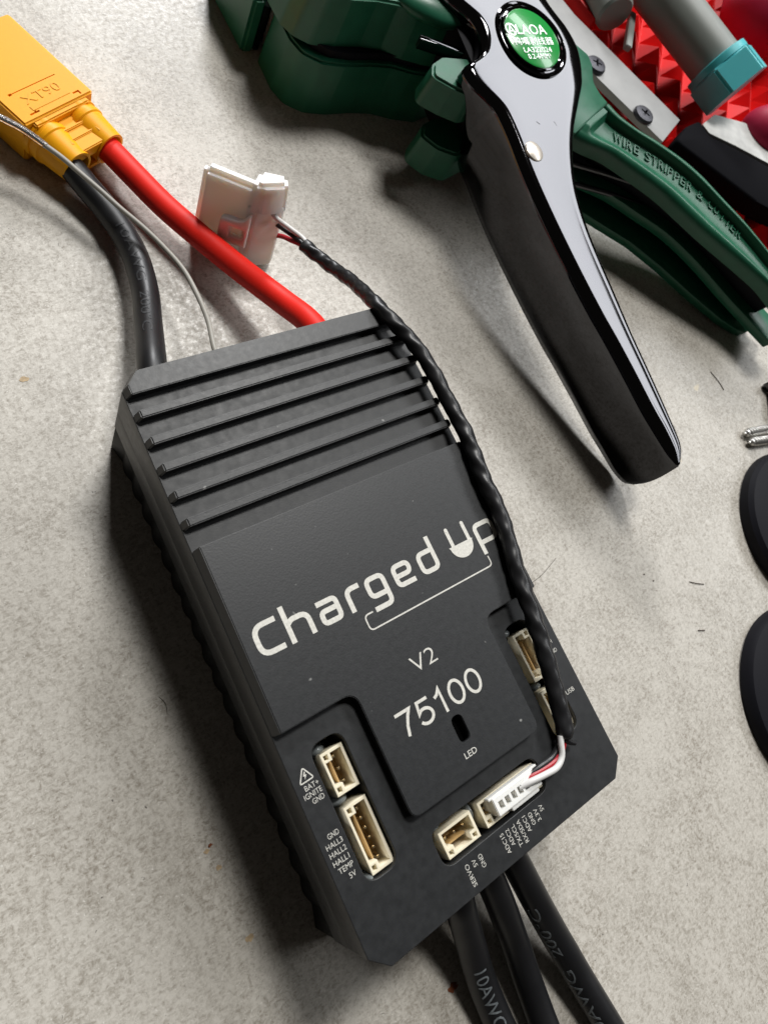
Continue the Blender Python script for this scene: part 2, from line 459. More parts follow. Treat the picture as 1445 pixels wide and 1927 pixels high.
def header(x0, x1, y0, y1, n, side, name='port_header'):
    """shrouded pin header; side: which long edge carries the key slot (-x, +x, -y)"""
    lx, ly = x1 - x0, y1 - y0; horiz = lx > ly
    Lh, D = (lx, ly) if horiz else (ly, lx)
    def m(a, d):            # a along, d from the key side
        if side == '-x': return (x0 + d, y0 + a)
        if side == '+x': return (x1 - d, y0 + a)
        return (x0 + a, y0 + d)
    def R(a0, a1, d0, d1): return [m(a0, d0), m(a1, d0), m(a1, d1), m(a0, d1)]
    cav = [m(.55, 1.75), m(1.75, 1.75), m(1.75, .42), m(Lh - 1.75, .42), m(Lh - 1.75, 1.75), m(Lh - .55, 1.75), m(Lh - .55, D - .5), m(.55, D - .5)]
    holes = [cav, R(.5, 1.35, .42, 1.2), R(Lh - 1.35, Lh - .5, .42, 1.2)]
    o = obj(name, plate([(x0, y0), (x1, y0), (x1, y1), (x0, y1)], 20.5, 28.0, holes, bevel=.06), M_CREAM, ctl, smooth=False)
    fl = obj('socket_floor', box(x0 + .3, x1 - .3, y0 + .3, y1 - .3, 20.45, 22.2, 0), M_AMBER, o, smooth=False)
    lip = [R(1.75, Lh - 1.75, 1.55, 1.85)]
    obj('key_rail', plate(lip[0], 22, 26.2), M_AMBER, o, smooth=False)
    for i in range(n):
        a = 1.6 + (Lh - 3.2) * i / max(1, n - 1) if n > 1 else Lh / 2
        px, py = m(a, D * .60)
        obj('pin', box(px - .22, px + .22, py - .22, py + .22, 22, 26.3, .06), M_PIN, o, smooth=False)
    return o
header(6.3, 10.65, 12.45, 24.0, 6, '-x'); header(6.3, 10.6, 25.9, 33.4, 3, '-x')
header(19.4, 26.6, 6.9, 11.6, 3, '-y'); header(28.4, 42.2, 7.1, 11.75, 7, '-y')
header(51.0, 55.1, 23.4, 33.4, 5, '+x'); header(51.0, 55.1, 12.3, 21.2, 4, '+x')
def blob(x, y, rx, ry, rz, z):
    bm = bmesh.new(); bmesh.ops.create_icosphere(bm, subdivisions=3, radius=1)
    me = bpy.data.meshes.new('b'); bm.to_mesh(me); bm.free()
    me.transform(Matrix.Translation((x, y, z)) @ Matrix.Diagonal((rx, ry, rz, 1))); return me
obj('potting_bead', blob(6.9, 34.0, 1.9, 1.5, 4.0, 22.5), M_RESIN, ctl); obj('potting_bead', blob(6.8, 24.95, 2.2, 1.0, 5.2, 22.0), M_RESIN, ctl)
obj('potting_bead', blob(5.8, 12.3, 1.2, .9, 6.5, 22.0), M_RESIN, ctl)
obj('potting_bead', blob(50.9, 34.2, 2.0, 1.4, 4.0, 22.8), M_RESIN, ctl); obj('potting_bead', blob(51.5, 22.3, 2.3, 1.0, 5.2, 22.2), M_RESIN, ctl)
obj('potting_bead', blob(27.5, 10.6, 1.0, 2.4, 4.5, 22.0), M_RESIN, ctl); obj('potting_bead', blob(19.6, 12.2, 2.4, .7, 5.0, 22.2), M_RESIN, ctl)
# solder tails behind the bottom headers
for x in [20.9 + 1.1 * i for i in range(5)] + [30 + 1.15 * i for i in range(10)]:
    obj('solder_tail', box(x - .14, x + .14, 12.05, 12.7, 20.4, 25.2, .05), M_ZINC, ctl, smooth=False)

# logo, etched flat into the plate
Zt = ZU + .0
sw = .93
LG = []
def ls(pts, r=.8, w=sw): LG.append(stroke(pts, w, Zt - .01, .035 + .004 * len(LG), r=r))
ls([(7.85, 57.40), (3.6, 57.40), (3.6, 52.45), (7.85, 52.45)], 1.9)
ls([(9.40, 58.75), (9.40, 51.95)], 0); ls([(9.5, 55.35), (10.4, 55.95), (13.40, 55.95), (13.40, 51.95)], 1.5)
ls([(15.4, 56.15), (19.2, 56.15), (19.2, 52.45), (15.75, 52.45), (15.75, 54.55), (18.73, 54.55)], .85)
ls([(21.6, 51.95), (21.6, 56.15), (24.4, 56.15)], 1.3)
ls([(28.93, 52.85), (25.9, 52.85), (25.9, 56.15), (29.4, 56.15), (29.4, 50.6), (25.5, 50.6)], 1.1)
ls([(35.75, 52.45), (31.95, 52.45), (31.95, 56.15), (35.35, 56.15), (35.35, 54.20), (32.41, 54.20)], 1.0)
ls([(41.4, 58.85), (41.4, 52.45), (37.9, 52.45), (37.9, 56.15), (40.93, 56.15)], 1.1)
ls([(46.2, 58.15), (46.2, 54.3)], 0, .8); ls([(50.3, 58.15), (50.3, 54.3)], 0, .8)
for x in (46.2, 50.3): LG.append(plate([(x + .4 * math.cos(a * math.pi / 8), 58.15 + .4 * math.sin(a * math.pi / 8)) for a in range(16)], Zt, Zt + .09))
LG.append(plate([(45.05, 54.6)] + [(48.05 + 2.75 * math.cos(math.pi + a * math.pi / 20), 54.25 + 2.6 * math.sin(math.pi + a * math.pi / 20)) for a in range(21)] + [(51.05, 54.6)], Zt, Zt + .1))
ls([(52.4, 50.3), (52.4, 56.4), (56.65, 56.4), (56.65, 52.75), (52.87, 52.75)], 1.1)
ls([(24.8, 50.6), (22.9, 50.6), (22.9, 47.7), (52.45, 47.85), (52.42, 49.85)], .9, .27)
obj('logo_lettering', join(*LG), M_ETCH, ctl, smooth=False)
def arc(cx, cy, rx, ry, a0, a1, n=20): return [(cx + rx * math.cos(math.radians(a0 + (a1 - a0) * i / n)), cy + ry * math.sin(math.radians(a0 + (a1 - a0) * i / n))) for i in range(n + 1)]
DG = [stroke([(20.0, 32.68), (23.05, 32.68), (22.3, 31.6), (21.6, 30.2), (21.15, 28.5)], .56, Zt - .01, .04),
      stroke([(27.05, 32.7), (24.75, 32.7), (24.45, 30.75)] + arc(25.55, 29.98, 1.5, 1.28, 118, -150, 22), .56, Zt - .01, .045),
      stroke([(28.35, 31.75), (29.1, 32.1), (29.75, 32.95), (29.75, 28.5)], .56, Zt - .01, .05),
      stroke(arc(33.0, 30.75, 1.45, 2.05, 0, 345, 30), .56, Zt - .01, .055, closed=True),
      stroke(arc(37.0, 30.75, 1.45, 2.05, 0, 345, 30), .56, Zt - .01, .06, closed=True)]
obj('model_lettering', join(*DG), M_ETCH, ctl, smooth=False)
obj('version_lettering', text_fit('V2', (27.1, 37.2), (32.5, 37.3), 2.9, ZU, .03, thin=.012), M_ETCH, ctl, smooth=False)
obj('led_lettering', text_fit('LED', (28.9, 19.85), (31.6, 19.85), 1.05, ZU, .03), M_ETCH, ctl, smooth=False)
LAB = [('BAT+', (1.6, 29.7), (4.15, 29.7), .85), ('IGNITE', (.95, 28.5), (4.2, 28.5), .85), ('GND', (1.95, 27.35), (4.1, 27.35), .85),
       ('GND', (1.85, 21.35), (3.9, 21.35), .85), ('HALL3', (.95, 20.0), (3.95, 20.0), .85), ('HALL2', (.95, 18.65), (4.0, 18.65), .85),
       ('HALL1', (.95, 17.3), (3.9, 17.3), .85), ('TEMP', (1.3, 15.95), (4.0, 15.95), .85), ('5V', (2.6, 14.5), (3.8, 14.5), .85),
       ('SERVO', (21.75, 1.25), (21.75, 5.0), .8), ('5V', (23.3, 3.75), (23.3, 4.95), .8), ('GND', (24.75, 2.75), (24.75, 5.0), .8),
       ('ADC15', (30.15, 1.8), (30.15, 5.35), .8), ('ADC2', (31.5, 2.45), (31.5, 5.35), .8), ('TX/SCL', (32.85, 1.5), (32.85, 5.4), .8),
       ('RX/SDA', (34.2, 1.4), (34.2, 5.45), .8), ('ADC1', (35.6, 2.5), (35.6, 5.35), .8), ('GND', (37.0, 3.0), (37.0, 5.2), .8),
       ('3.3V', (38.35, 2.9), (38.35, 5.15), .8), ('5V', (39.7, 4.0), (39.7, 5.15), .8),
       ('USB', (55.7, 18.2), (57.9, 18.2), .85), ('CANL', (55.75, 29.6), (58.25, 29.6), .8), ('CANH', (55.75, 28.3), (58.3, 28.3), .8), ('GND', (56.4, 26.4), (58.5, 26.4), .8)]
for s, a, b, h in LAB: obj('port_lettering', text_fit(s, a, b, h, ZL, .025, thin=.006), M_ETCH, ctl, smooth=False)
obj('warning_symbol', join(stroke([(1.15, 31.05), (3.75, 31.1), (2.55, 33.3)], .2, ZL, .025, closed=True, r=.25),
    plate([(2.55, 32.6), (2.15, 31.95), (2.45, 31.95), (2.25, 31.4), (2.85, 32.1), (2.5, 32.1), (2.75, 32.6)], ZL, ZL + .025)), M_ETCH, ctl, smooth=False)

# phase wires
WR = 2.95
W_L = [(25.2, 6, 14.5), (24.2, -1, 14), (23.4, -4.8, 13), (23.4, -8.3, 11), (23.7, -14.8, 7.5), (23.7, -22.3, 4.5), (23.9, -31.1, 3), (24.1, -45, 3)]
W_M = [(30.6, 6, 14.5), (30.5, -1, 14), (30.8, -4.9, 13), (31.3, -8.7, 11.5), (31.7, -12.5, 10), (32.6, -21, 6), (32.5, -28.6, 4), (32.1, -37, 3), (31.0, -50, 3)]
W_R = [(36.2, 6, 14.5), (36.4, -1, 13.8), (36.8, -3.5, 13), (37.6, -6.9, 12), (39.3, -15.8, 9), (41.2, -24.5, 6), (42.1, -29.3, 5), (43, -34.7, 4), (44.7, -46.1, 3), (46.2, -60, 3)]
for P, txt, lab in ((W_L, ('10AWG', 26, 13, 2.6, 1.25, False), 'leftmost black phase wire with pale print'), (W_M, None, None), (W_R, ('10AWG  200\u00b0C', 22, 33, 2.4, .55, True), 'rightmost black phase wire with pale print')):
    o = obj('phase_wire', tube(P, WR, 1.0, 24), M_WIRE, ctl, ang=60)
    if lab: o['label'] = lab
    if txt: obj('wire_print', wire_print(txt[0], P, WR, txt[1], txt[2], txt[3], txt[4], txt[5]), M_PRINT, o, smooth=False)

# ------------------------------------------------------------------ battery lead with yellow connector
A = math.radians(24.5); ux = Vector((math.cos(A), math.sin(A), 0)); uy = Vector((-math.sin(A), math.cos(A), 0))
lead = thing('battery_lead', (16, 178, 0), 'red and black battery lead ending in a yellow plug', 'power cable')
# local connector frame: origin at near-left top corner of the box, x along its width, y away from the wires
B0 = Vector((7.45, 178.9, 0))
XF = Matrix.Identity(4)
for i in range(3):
    XF[i][0] = ux[i]; XF[i][1] = uy[i]; XF[i][2] = (0, 0, 1)[i]
XF.translation = B0
body = box(0, 19.3, 0, 26, 0.2, 12.5, .45, seg=3)
body = cut(body, box(2.9, 5.4, 1.3, 1.75, 11.9, 14, 0), box(4.3, 4.75, 1.3, 2.6, 11.9, 14, 0), box(14.9, 16.6, 1.5, 1.95, 11.9, 14, 0), box(16.2, 16.65, .8, 1.95, 11.9, 14, 0),
           box(3.0, 15.4, 7.6, 7.85, 12.1, 14, 0), box(2.7, 3.5, 7.4, 8.0, 11.7, 14, 0))
body.transform(XF)
hs = obj('plug_housing', body, M_YEL, lead, ang=25)
obj('embossed_lettering', text_fit('XT90', (4.3, 3.9), (14.0, 3.9), 2.3, 12.42, .22, XF), M_YEL, hs, smooth=False)
obj('ridge', box(4.2, 14.6, 2.0, 3.3, 12.4, 12.62, .09, XF), M_YEL, hs)
# rear cover: two tapered barrels with a flat web between
def barrel(cx):
    prof = [(5.15, 0.3), (5.15, -.9), (4.75, -1.1), (4.75, -2.0), (5.0, -2.2), (5.0, -3.3), (4.65, -3.6), (4.0, -10.6), (3.4, -10.6), (3.25, -6.0), (0, -6.0)]
    v = lathe([(r, z) for r, z in prof[:-1]] + [(3.2, -5.9)], 40)
    m = Matrix.Translation((cx, 0, 6.2)) @ Matrix.Rotation(-math.pi / 2, 4, 'X') @ Matrix.Diagonal((.98, 1.12, 1, 1))
    v.transform(m); return v
for cx in (4.7, 14.6):
    b = barrel(cx); b.transform(XF); obj('barrel', b, M_YEL, lead, ang=40)
web = loft([(3.8, -10.2), (15.5, -10.2), (15.9, .2), (3.4, .2)], [(3.8, -10.2), (15.5, -10.2), (15.9, .2), (3.4, .2)], 7.2, 10.1, .3)
web.transform(XF); obj('cover_web', web, M_YEL, lead, ang=30)
lip = box(2.2, 17.2, -1.2, .3, 9.8, 11.9, .35); lip.transform(XF); obj('cover_lip', lip, M_YEL, lead)
for y0, y1, z in ((-4.4, -3.7, 10.7), (-7.0, -6.3, 10.5)):
    r = box(6.3, 13.2, y0, y1, 9.9, z, .25); r.transform(XF); obj('rib', r, M_YEL, lead)
for x0, x1 in ((5.2, 6.4), (13.0, 14.2)):
    r = loft([(x0, -8.6), (x1, -8.6), (x1, -.6), (x0, -.6)], [(x0 + .2, -8.2), (x1 - .2, -8.2), (x1, -.6), (x0, -.6)], 9.9, 10.9, .25); r.transform(XF); obj('rib', r, M_YEL, lead)
botp = box(4.5, 14.8, -9.6, .2, 1.2, 2.6, .2); botp.transform(XF); obj('cover_web', botp, M_YEL, lead)
W_BK = [(7.5, 100, 17.5), (8.2, 108, 18.3), (10.2, 114.5, 17.8), (14.5, 125.8, 12), (18.1, 135.8, 8), (19.9, 144.9, 6), (20, 152.6, 5), (18.7, 160.4, 4.6), (16.5, 167, 5.2), (14.8, 171.8, 6), (12.0, 178.5, 6.2)]
W_RD = [(47.4, 100, 19), (47.1, 108, 19), (46.5, 114.7, 17.8), (44.8, 122.7, 14), (40.7, 134.8, 10), (35.7, 146.7, 8), (31.2, 157.1, 7), (27.7, 167, 6.5), (24.7, 175.3, 6.3), (21.0, 184.0, 6.2)]
bk = obj('black_wire', tube(W_BK, 2.95, 1.0, 24), M_WIRE, lead, ang=60)
obj('wire_print', wire_print('10AWG  200\u00b0C', W_BK[::-1], 2.95, 26, 36, 2.2, 1.35, False), M_PRINTD, bk, smooth=False)
obj('red_wire', tube(W_RD, 3.0, 1.0, 24), M_RED, lead, ang=60)

# ------------------------------------------------------------------ thin grey wire
gw = thing('thin_wire', (22, 140, 0), 'thin grey single wire curving behind the black controller box', 'wire')
W_GY = [(21.5, 100, 20), (22.0, 108, 20.4), (22.7, 113.6, 20), (25.1, 121.2, 17), (26.5, 129.1, 14), (26.8, 136.9, 12), (25.3, 143.8, 11), (22.8, 149.9, 11), (19.6, 155.4, 11.5), (17.1, 160.1, 12), (14, 165.5, 12.6), (11.9, 169, 13.1), (9.3, 172.4, 13.7)]
W_GC = [(9.6, 172.0, 13.7), (6.4, 176.2, 14.3), (2.8, 179.3, 15), (-3, 185.0, 15.4)]
obj('insulation', tube(W_GY, .58, .8, 12), M_GREYW, gw, ang=60)
obj('clear_tip', tube(W_GC, .72, .8, 12), M_CLEAR, gw, ang=60)
obj('conductor', tube(W_GC, .26, .8, 8), M_STEEL, gw, ang=60)

# ------------------------------------------------------------------ sensor cable: twisted sleeve, plug, milky connector
cab = thing('sensor_cable', (55, 90, 0), 'twisted black sleeved cable with small white plug and milky three-way connector', 'cable')
SLV = [(54.9,134.3,17.0),(56.9,126.2,20.0),(57.3,118.5,25.0),(56.0,109.3,31.3),(56.9,103.4,33.0),(58.4,99.4,33.0),(59.5,95.4,33.0),(60.0,91.6,33.0),(60.2,88.0,33.0),(60.3,84.6,32.8),(60.5,81.0,32.6),(60.5,75.1,32.7),(59.9,70.0,32.8),(59.0,63.5,32.9),(58.9,58.5,33.0),(58.35,54.7,33.0),(57.5,50.6,33.0),(56.5,46.8,33.0),(55.6,42.8,33.0),(54.6,36.3,33.0),(53.1,28.0,32.7),(51.8,20.9,32.0),(50.5,15.1,31.4),(49.6,12.3,31.2)]
def twist(s, a, tot):
    k = .105 * (.75 + .3 * math.sin(s * .19 + 1) + .15 * math.sin(s * .53)) * math.cos(3 * (a - 2 * math.pi * (s + .8 * math.sin(s * .17)) / 17)) + .05 * math.sin(s * .9) + .04 * math.sin(s * 2.3 + 2 * a)
    e = 1 + .06 * math.exp(-s / 1.2) - .35 * math.exp(-(tot - s) / .7)
    return (1.58 + .22 * s / tot + k) * e
obj('sleeve', tube(SLV, 2.2, .35, 36, twist), M_SLEEVE, cab, ang=75)
obj('sleeve_tail', tube([(49.2, 12.6, 31.2), (50.2, 11.3, 31.0), (51.2, 10.5, 30.8)], .6, .4, 12, lambda s, a, t: .75 - .12 * s), M_SLEEVE, cab, ang=70)
P_W = [(48.6, 13.5, 31.5), (48, 12.2, 31.3), (47.1, 10.1, 30.9), (45.1, 9.1, 30.9), (42.4, 9.3, 30.8), (39.2, 9.7, 30.2), (37.0, 9.8, 29.2)]
P_R = [(49.3, 13, 31), (48.6, 11.4, 30.6), (46.5, 10.1, 30.2), (43.9, 9.9, 30.0), (40.4, 10.2, 29.6), (38.2, 10.2, 29.0)]
P_B = [(48.9, 13.4, 30.7), (47.7, 11.7, 30.1), (45.6, 10.7, 29.9), (42.6, 10.7, 29.8), (39.6, 10.6, 29.2)]
obj('white_wire', tube(P_W, .62, .5, 14), M_THINW, cab, ang=60); obj('red_wire', tube(P_R, .6, .5, 14), M_THINR, cab, ang=60); obj('black_wire', tube(P_B, .6, .5, 14), M_THINB, cab, ang=60)
pl = box(30.6, 41.4, 8.0, 11.2, 25, 29.9, .15)
pl = cut(pl, *[box(31.5 + 1.55 * i, 32.5 + 1.55 * i, 8.9, 10.3, 28.2, 31, 0) for i in range(6)])
pg = obj('plug', pl, M_WHITE, cab, ang=30)
obj('key_rail', box(33.8, 40.6, 7.15, 8.1, 25, 29.2, .12), M_WHITE, pg); obj('key_rail', box(30.0, 42.0, 11.1, 11.6, 25, 29.6, .1), M_WHITE, pg)
# milky connector, leaning
ez = Vector((.043, .21, .976)).normalized(); ex = Vector((.715, -.70, 0)); ex = (ex - ez * ex.dot(ez)).normalized(); ey = ez.cross(ex)
XC = Matrix.Identity(4)
for i in range(3):
    XC[i][0] = ex[i]; XC[i][1] = ey[i]; XC[i][2] = ez[i]
XC.translation = Vector((35.2, 150.0, 0.4))
mb = loft([(0, .2), (13.6, .2), (13.6, 5.0), (0, 5.0)], [(.4, .6), (13.6, .6), (13.6, 4.4), (.4, 4.4)], 0, 23.4, 1.3, 5)
mb.transform(XC); mo = obj('connector_body', mb, M_TRANS, cab, ang=80)
fl = plate(fillet([(12.0, -.6), (14.4, -.6), (19.6, 3.6), (19.6, 6.4), (17.6, 7.4), (12.0, 5.6)], [.8, .8, 1, 1, 1, .8], 4), 0, 18.6, bevel=.5)
fl.transform(XC); fo = obj('connector_flange', fl, M_TRANS, cab, ang=80)
ear = loft([(11.6, -1.0), (14.8, -1.0), (20.2, 3.4), (18.6, 8.0), (11.6, 6.2)], [(12.2, -.4), (14.4, -.4), (19.4, 3.6), (18.0, 7.2), (12.2, 5.4)], 17.6, 25.4, 1.0, 4)
ear.transform(XC); obj('connector_ear', ear, M_TRANS, cab, ang=80)
lt = plate(fillet([(6.6, 6.8), (13.6, 6.8), (13.6, 17.5), (11.6, 14.2), (6.6, 13.8)], [1.4, .4, .4, 2.2, 1.4], 6), -1.9, -.1, [fillet([(9.2, 8.9), (12.6, 8.9), (12.6, 12.0), (9.2, 12.0)], .2, 2)], .35)
lt.transform(XC @ Matrix.Rotation(math.pi / 2, 4, 'X') @ Matrix.Diagonal((1, 1, -1, 1)))
obj('latch_tab', lt, M_TRANS, cab, ang=60)
C_W = [(47.5, 149.5, 17.5), (50, 147.3, 18), (49.9, 144.5, 18.6), (50.8, 142, 18.2), (53, 139.3, 17.6), (55.4, 136.0, 17.1), (55.4, 132.5, 17.6)]
C_B = [(47.2, 148.0, 12.5), (49.4, 146.1, 13), (51.1, 144.3, 14), (52.5, 140.8, 15.5), (54.4, 136.1, 16.6), (54.9, 132.5, 17.6)]
C_R = [(47.4, 146.8, 6.7), (49.4, 145.2, 7), (51.8, 143.5, 9), (53.3, 140.7, 12), (53.7, 137.7, 14.5), (54.4, 135.3, 16.2), (54.7, 132.6, 17.2)]
obj('white_wire', tube(C_W, .62, .6, 14), M_THINW, cab, ang=60); obj('black_wire', tube(C_B, .62, .6, 14), M_THINB, cab, ang=60); obj('red_wire', tube(C_R, .62, .6, 14), M_THINR, cab, ang=60)

# ------------------------------------------------------------------ wire stripper (its own frame: it lies tilted, head up)
ws = thing('wire_stripper', (150, 140, 0), 'wire stripper with polished chrome lever, round green badge and green cast handle', 'wire stripper')
TA = math.atan(.135)
TF = Matrix.Translation((0, 48, 0)) @ Matrix.Rotation(TA, 4, 'X') @ Matrix.Translation((0, -48, 0))
def interp(tbl, y):
    if y <= tbl[0][1]: return tbl[0][0]
    for (x0, y0), (x1, y1) in zip(tbl, tbl[1:]):
        if y <= y1: return x0 + (x1 - x0) * (y - y0) / max(1e-6, y1 - y0)
    return tbl[-1][0]
CHL = [(123.0,50.7),(121.6,60.4),(120.6,66.7),(119.8,75.7),(119.3,80.7),(118.5,87.6),(117.4,95.3),(116.3,106.9),(115.6,117.9),(115.3,125.4),(115.2,132.9),(115.4,139.8),(115.9,147.0),(115.9,152.7),(115.5,156.1),(113.9,159.4),(111.7,162.7),(110.4,166.1),(111.0,168.6),(116.2,170.9),(118.8,173.1),(120.9,176.5),(121.7,180.0),(120.8,183.6),(118.7,186.2),(115,191),(112,200),(110,210)]
CHR = [(123.2,50.7),(126.1,53.6),(127.1,55.8),(127.5,58.9),(127.6,64.5),(127.6,69.5),(127.5,77.0),(127.3,85.3),(127.3,90.3),(127.5,100.9),(127.6,110.1),(128.0,117.7),(129.1,125.2),(131.1,132.2),(134.8,140.1),(139.6,147.6),(145.8,155.1),(150.3,160.3),(152.0,163.0),(154.3,167.9),(155.6,173.2),(154.9,179.0),(152.9,184.1),(151.6,188.2),(150,198),(149,210)]
def sm(tbl):
    p = smooth_path([(x, y, 0) for x, y in tbl], .4); out = []
    for q in p:
        if not out or q.y > out[-1][1] + .02: out.append((q.x, q.y))
    return out
CHLs, CHRs = sm(CHL), sm(CHR)
ys = [50.7 + .35 * i for i in range(18)] + [57.1 + 1.0 * i for i in range(152)]
v = []; rows = []
HT = 22.5
for y in ys:
    xl = interp(CHLs, y); xr = max(interp(CHRs, y), xl + .15); wdt = xr - xl
    rr = min(2.6, wdt * .42)
    t = 0 if y < 152 else min(1, (y - 152) / 13); t = t * t * (3 - 2 * t)
    depth = (22.3 + max(0, y - 51.5) * .008) * (1 - t) + 4.0 * t
    prof = []
    kk = max(0.0, min(1.0, (56.0 - y) / 5.3)); zb = HT - depth + 2.4 * (1 - math.sqrt(max(0, 1 - kk * kk))); bulge = .9 * (1 - t) * min(1, max(0, (y - 52) / 30))
    prof += [(xl - bulge * .45, zb), (xl - bulge * .8, zb + 2.2 * (1 - t)), (xl - bulge, zb + 5.5 * (1 - t))]
    z6 = zb + 5.5 * (1 - t)
    for k in range(1, 10):
        q = k / 9; prof.append((xl - bulge * (1 - q ** 1.7), z6 + (HT - rr * .75 - z6) * q))
    for k in range(1, 9):
        a = math.pi * (1 - k / 16.0); prof.append((xl + rr + rr * math.cos(a), HT - rr * .75 + rr * .75 * math.sin(a)))
    r2 = min(1.2, wdt * .2)
    for k in range(1, 8):
        xx = xl + rr + (xr - r2 - xl - rr) * k / 7
        prof.append((xx, HT - .35 * math.sin(math.pi * k / 7) * min(1, wdt / 30)))
    for k in range(1, 5):
        a = math.pi / 2 * (1 - k / 4); prof.append((xr - r2 + r2 * math.cos(a), HT - r2 + r2 * math.sin(a)))
    prof.append((xr - .05, HT - r2 - .8))
    rows.append(len(prof)); v += [(x, y - 2.0 * max(0, (58 - y) / 7.3) ** 1.5 * math.sin(math.pi * min(1, max(0, z / HT)) ** .8), z) for x, z in prof]
np_ = rows[0]
f = [(i * np_ + k, (i + 1) * np_ + k, (i + 1) * np_ + k + 1, i * np_ + k + 1) for i in range(len(ys) - 1) for k in range(np_ - 1)]
f.append(list(range(np_)))
chm = bpy.data.meshes.new('chr'); chm.from_pydata(v, [], f); chm.update(); chm.transform(TF)
lever = obj('chrome_lever', chm, M_CHROME, ws, ang=50)
sd = lever.modifiers.new('solid', 'SOLIDIFY'); sd.thickness = 1.1 * S; sd.offset = 0
# inner leaf peeking out beside the tip
il = plate(fillet([(124.2, 51.8), (129.3, 51.6), (132.0, 54.6), (132.4, 59.6), (130.6, 67.6), (126.5, 69.6)], [.5, 2, 2, 2, 1, 1], 5), 15.8, 18.6, bevel=.3, xf=TF)
obj('inner_leaf', il, M_STEEL, ws)
bx, by = 138.1, 175.5
BT = TF @ Matrix.Translation((bx, by, 22.3))
ring = lathe([(11.6, -1), (11.6, .1), (12.1, .5), (12.1, 1.0), (11.6, 1.3), (11.1, 1.1), (10.7, .7), (10.3, .8), (10.3, 1.4), (9.9, 1.6), (9.5, 1.3), (9.4, .4), (9.0, .2), (0.01, .2)], 64, BT)
bdg = obj('badge_ring', ring, M_CHROME, ws, ang=30)
obj('badge_disc', lathe([(9.4, .2), (9.4, 1.25), (9.0, 1.45), (0.01, 1.55)], 64, BT), M_BADGE, bdg, ang=30)
def btxt(s, p0, p1, h): return text_fit(s, p0, p1, h, 23.82, .12, TF)
obj('badge_lettering', btxt('LAOA', (132.9, 176.6), (144.0, 176.2), 3.1), M_SILV, bdg, smooth=False)
emb = join(stroke([(130.9 + 1.75 * math.cos(i * math.pi / 12), 178.2 + 1.75 * math.sin(i * math.pi / 12)) for i in range(24)], .45, 23.82, .12, closed=True),
           stroke([(129.9, 176.9), (130.9, 179.6), (131.9, 176.9)], .42, 23.82, .12), stroke([(130.3, 177.7), (131.5, 177.7)], .36, 23.82, .12))
emb.transform(TF); obj('badge_emblem', emb, M_SILV, bdg, smooth=False)
try: obj('badge_lettering', btxt('\u9e2d\u5634\u5265\u7ebf\u5668', (129.9, 173.3), (145.0, 172.9), 2.5), M_SILV, bdg, smooth=False)
except Exception: pass
obj('badge_lettering', btxt('LA322024', (132.3, 170.9), (142.9, 170.6), 1.6), M_SILV, bdg, smooth=False)
obj('badge_lettering', btxt('0.2-6MM\u00b2', (132.9, 168.9), (141.7, 168.7), 1.5), M_SILV, bdg, smooth=False)
rv = lathe([(3.1, -.9), (3.15, .3), (2.9, .8), (2.2, 1.15), (1.1, 1.35), (0.01, 1.4)], 32, TF @ Matrix.Translation((120.8, 142.3, 22.4)) @ Matrix.Rotation(.12, 4, 'Y'))
obj('rivet', rv, M_RIVET, ws)

for seg in ([(120.1, 135.9), (122.7, 135.6)], [(120.6, 135.7), (122.1, 134.9)], [(140.8, 154.5), (142.8, 154.2)], [(126.5, 150.8), (127.4, 149.9)],
            [(125.2, 85.3), (124.8, 83.2)], [(125.7, 79.8), (124.6, 77.6), (123.7, 77.3)], [(122.6, 128.0), (124.0, 127.6)], [(133.0, 150.2), (133.3, 148.8)]):
    m_ = stroke(seg, .14, 22.75, .1); m_.transform(TF); obj('scratch', m_, M_STEEL, ws, smooth=False)

# cast handle: curved bar swept between an outer and an inner edge
GO = [(161.0,155.0),(163.6,150.6),(168.9,145.4),(174.8,141.0),(182.4,134.4),(188.5,127.3),(194.1,118.1),(199.8,108.6),(204.6,98.1),(209,87),(213,72)]
GI = [(143.2,148.0),(148.7,144.0),(155.9,139.8),(164.6,131.8),(171.5,124.8),(177.0,117.3),(183.0,109.0),(189.5,101.0),(195.7,93.3),(201.0,85.3),(205,72)]
go = smooth_path([(x, y, 0) for x, y in GO], .01); gi = smooth_path([(x, y, 0) for x, y in GI], .01)
NS = 90
def at(p, s):
    q = s * (len(p) - 1); i = min(int(q), len(p) - 2); return p[i].lerp(p[i + 1], q - i)
PROF = [(1.0, 13.2), (1.0, 20.2), (.985, 20.7), (.96, 20.9), (.90, 20.9), (.875, 20.7), (.865, 20.2), (.85, 18.3), (.82, 18.0), (.40, 18.0), (.30, 18.15), (.24, 18.9), (.18, 19.3), (.12, 19.2), (.06, 18.6), (.02, 17.6), (0, 16.2), (0, 13.2)]
v = []; f = []; n = len(PROF)
for i in range(NS + 1):
    s = i / NS; o_, i_ = at(go, s), at(gi, s)
    blend = min(1, max(0, (s - .035) / .03))       # the recess starts a little way along
    for q, z in PROF:
        p = i_.lerp(o_, q); zz = z
        if .2 < q < .87 and z < 20.5: zz = 20.3 + (z - 20.3) * blend
        v.append((p.x, p.y, zz))
for i in range(NS):
    for k in range(n):
        k2 = (k + 1) % n; f.append((i * n + k, i * n + k2, (i + 1) * n + k2, (i + 1) * n + k))
f += [list(range(n)), list(range(NS * n, NS * n + n))[::-1]]
hm = mesh_from(v, f); hm.transform(TF)
hd = obj('cast_handle', hm, M_GREEN, ws, ang=50)
head_plate = plate(fillet([(142, 147.0), (161.2, 155.2), (159.6, 158.5), (158.9, 162.3), (161.8, 168.2), (161.9, 171.7), (156.4, 177.9), (148, 195), (130, 195), (130, 156)], [.5, .5, 3, 4, 2, 2, 2, 2, 2, 2], 5), 13.4, 20.5, bevel=.6, xf=TF)
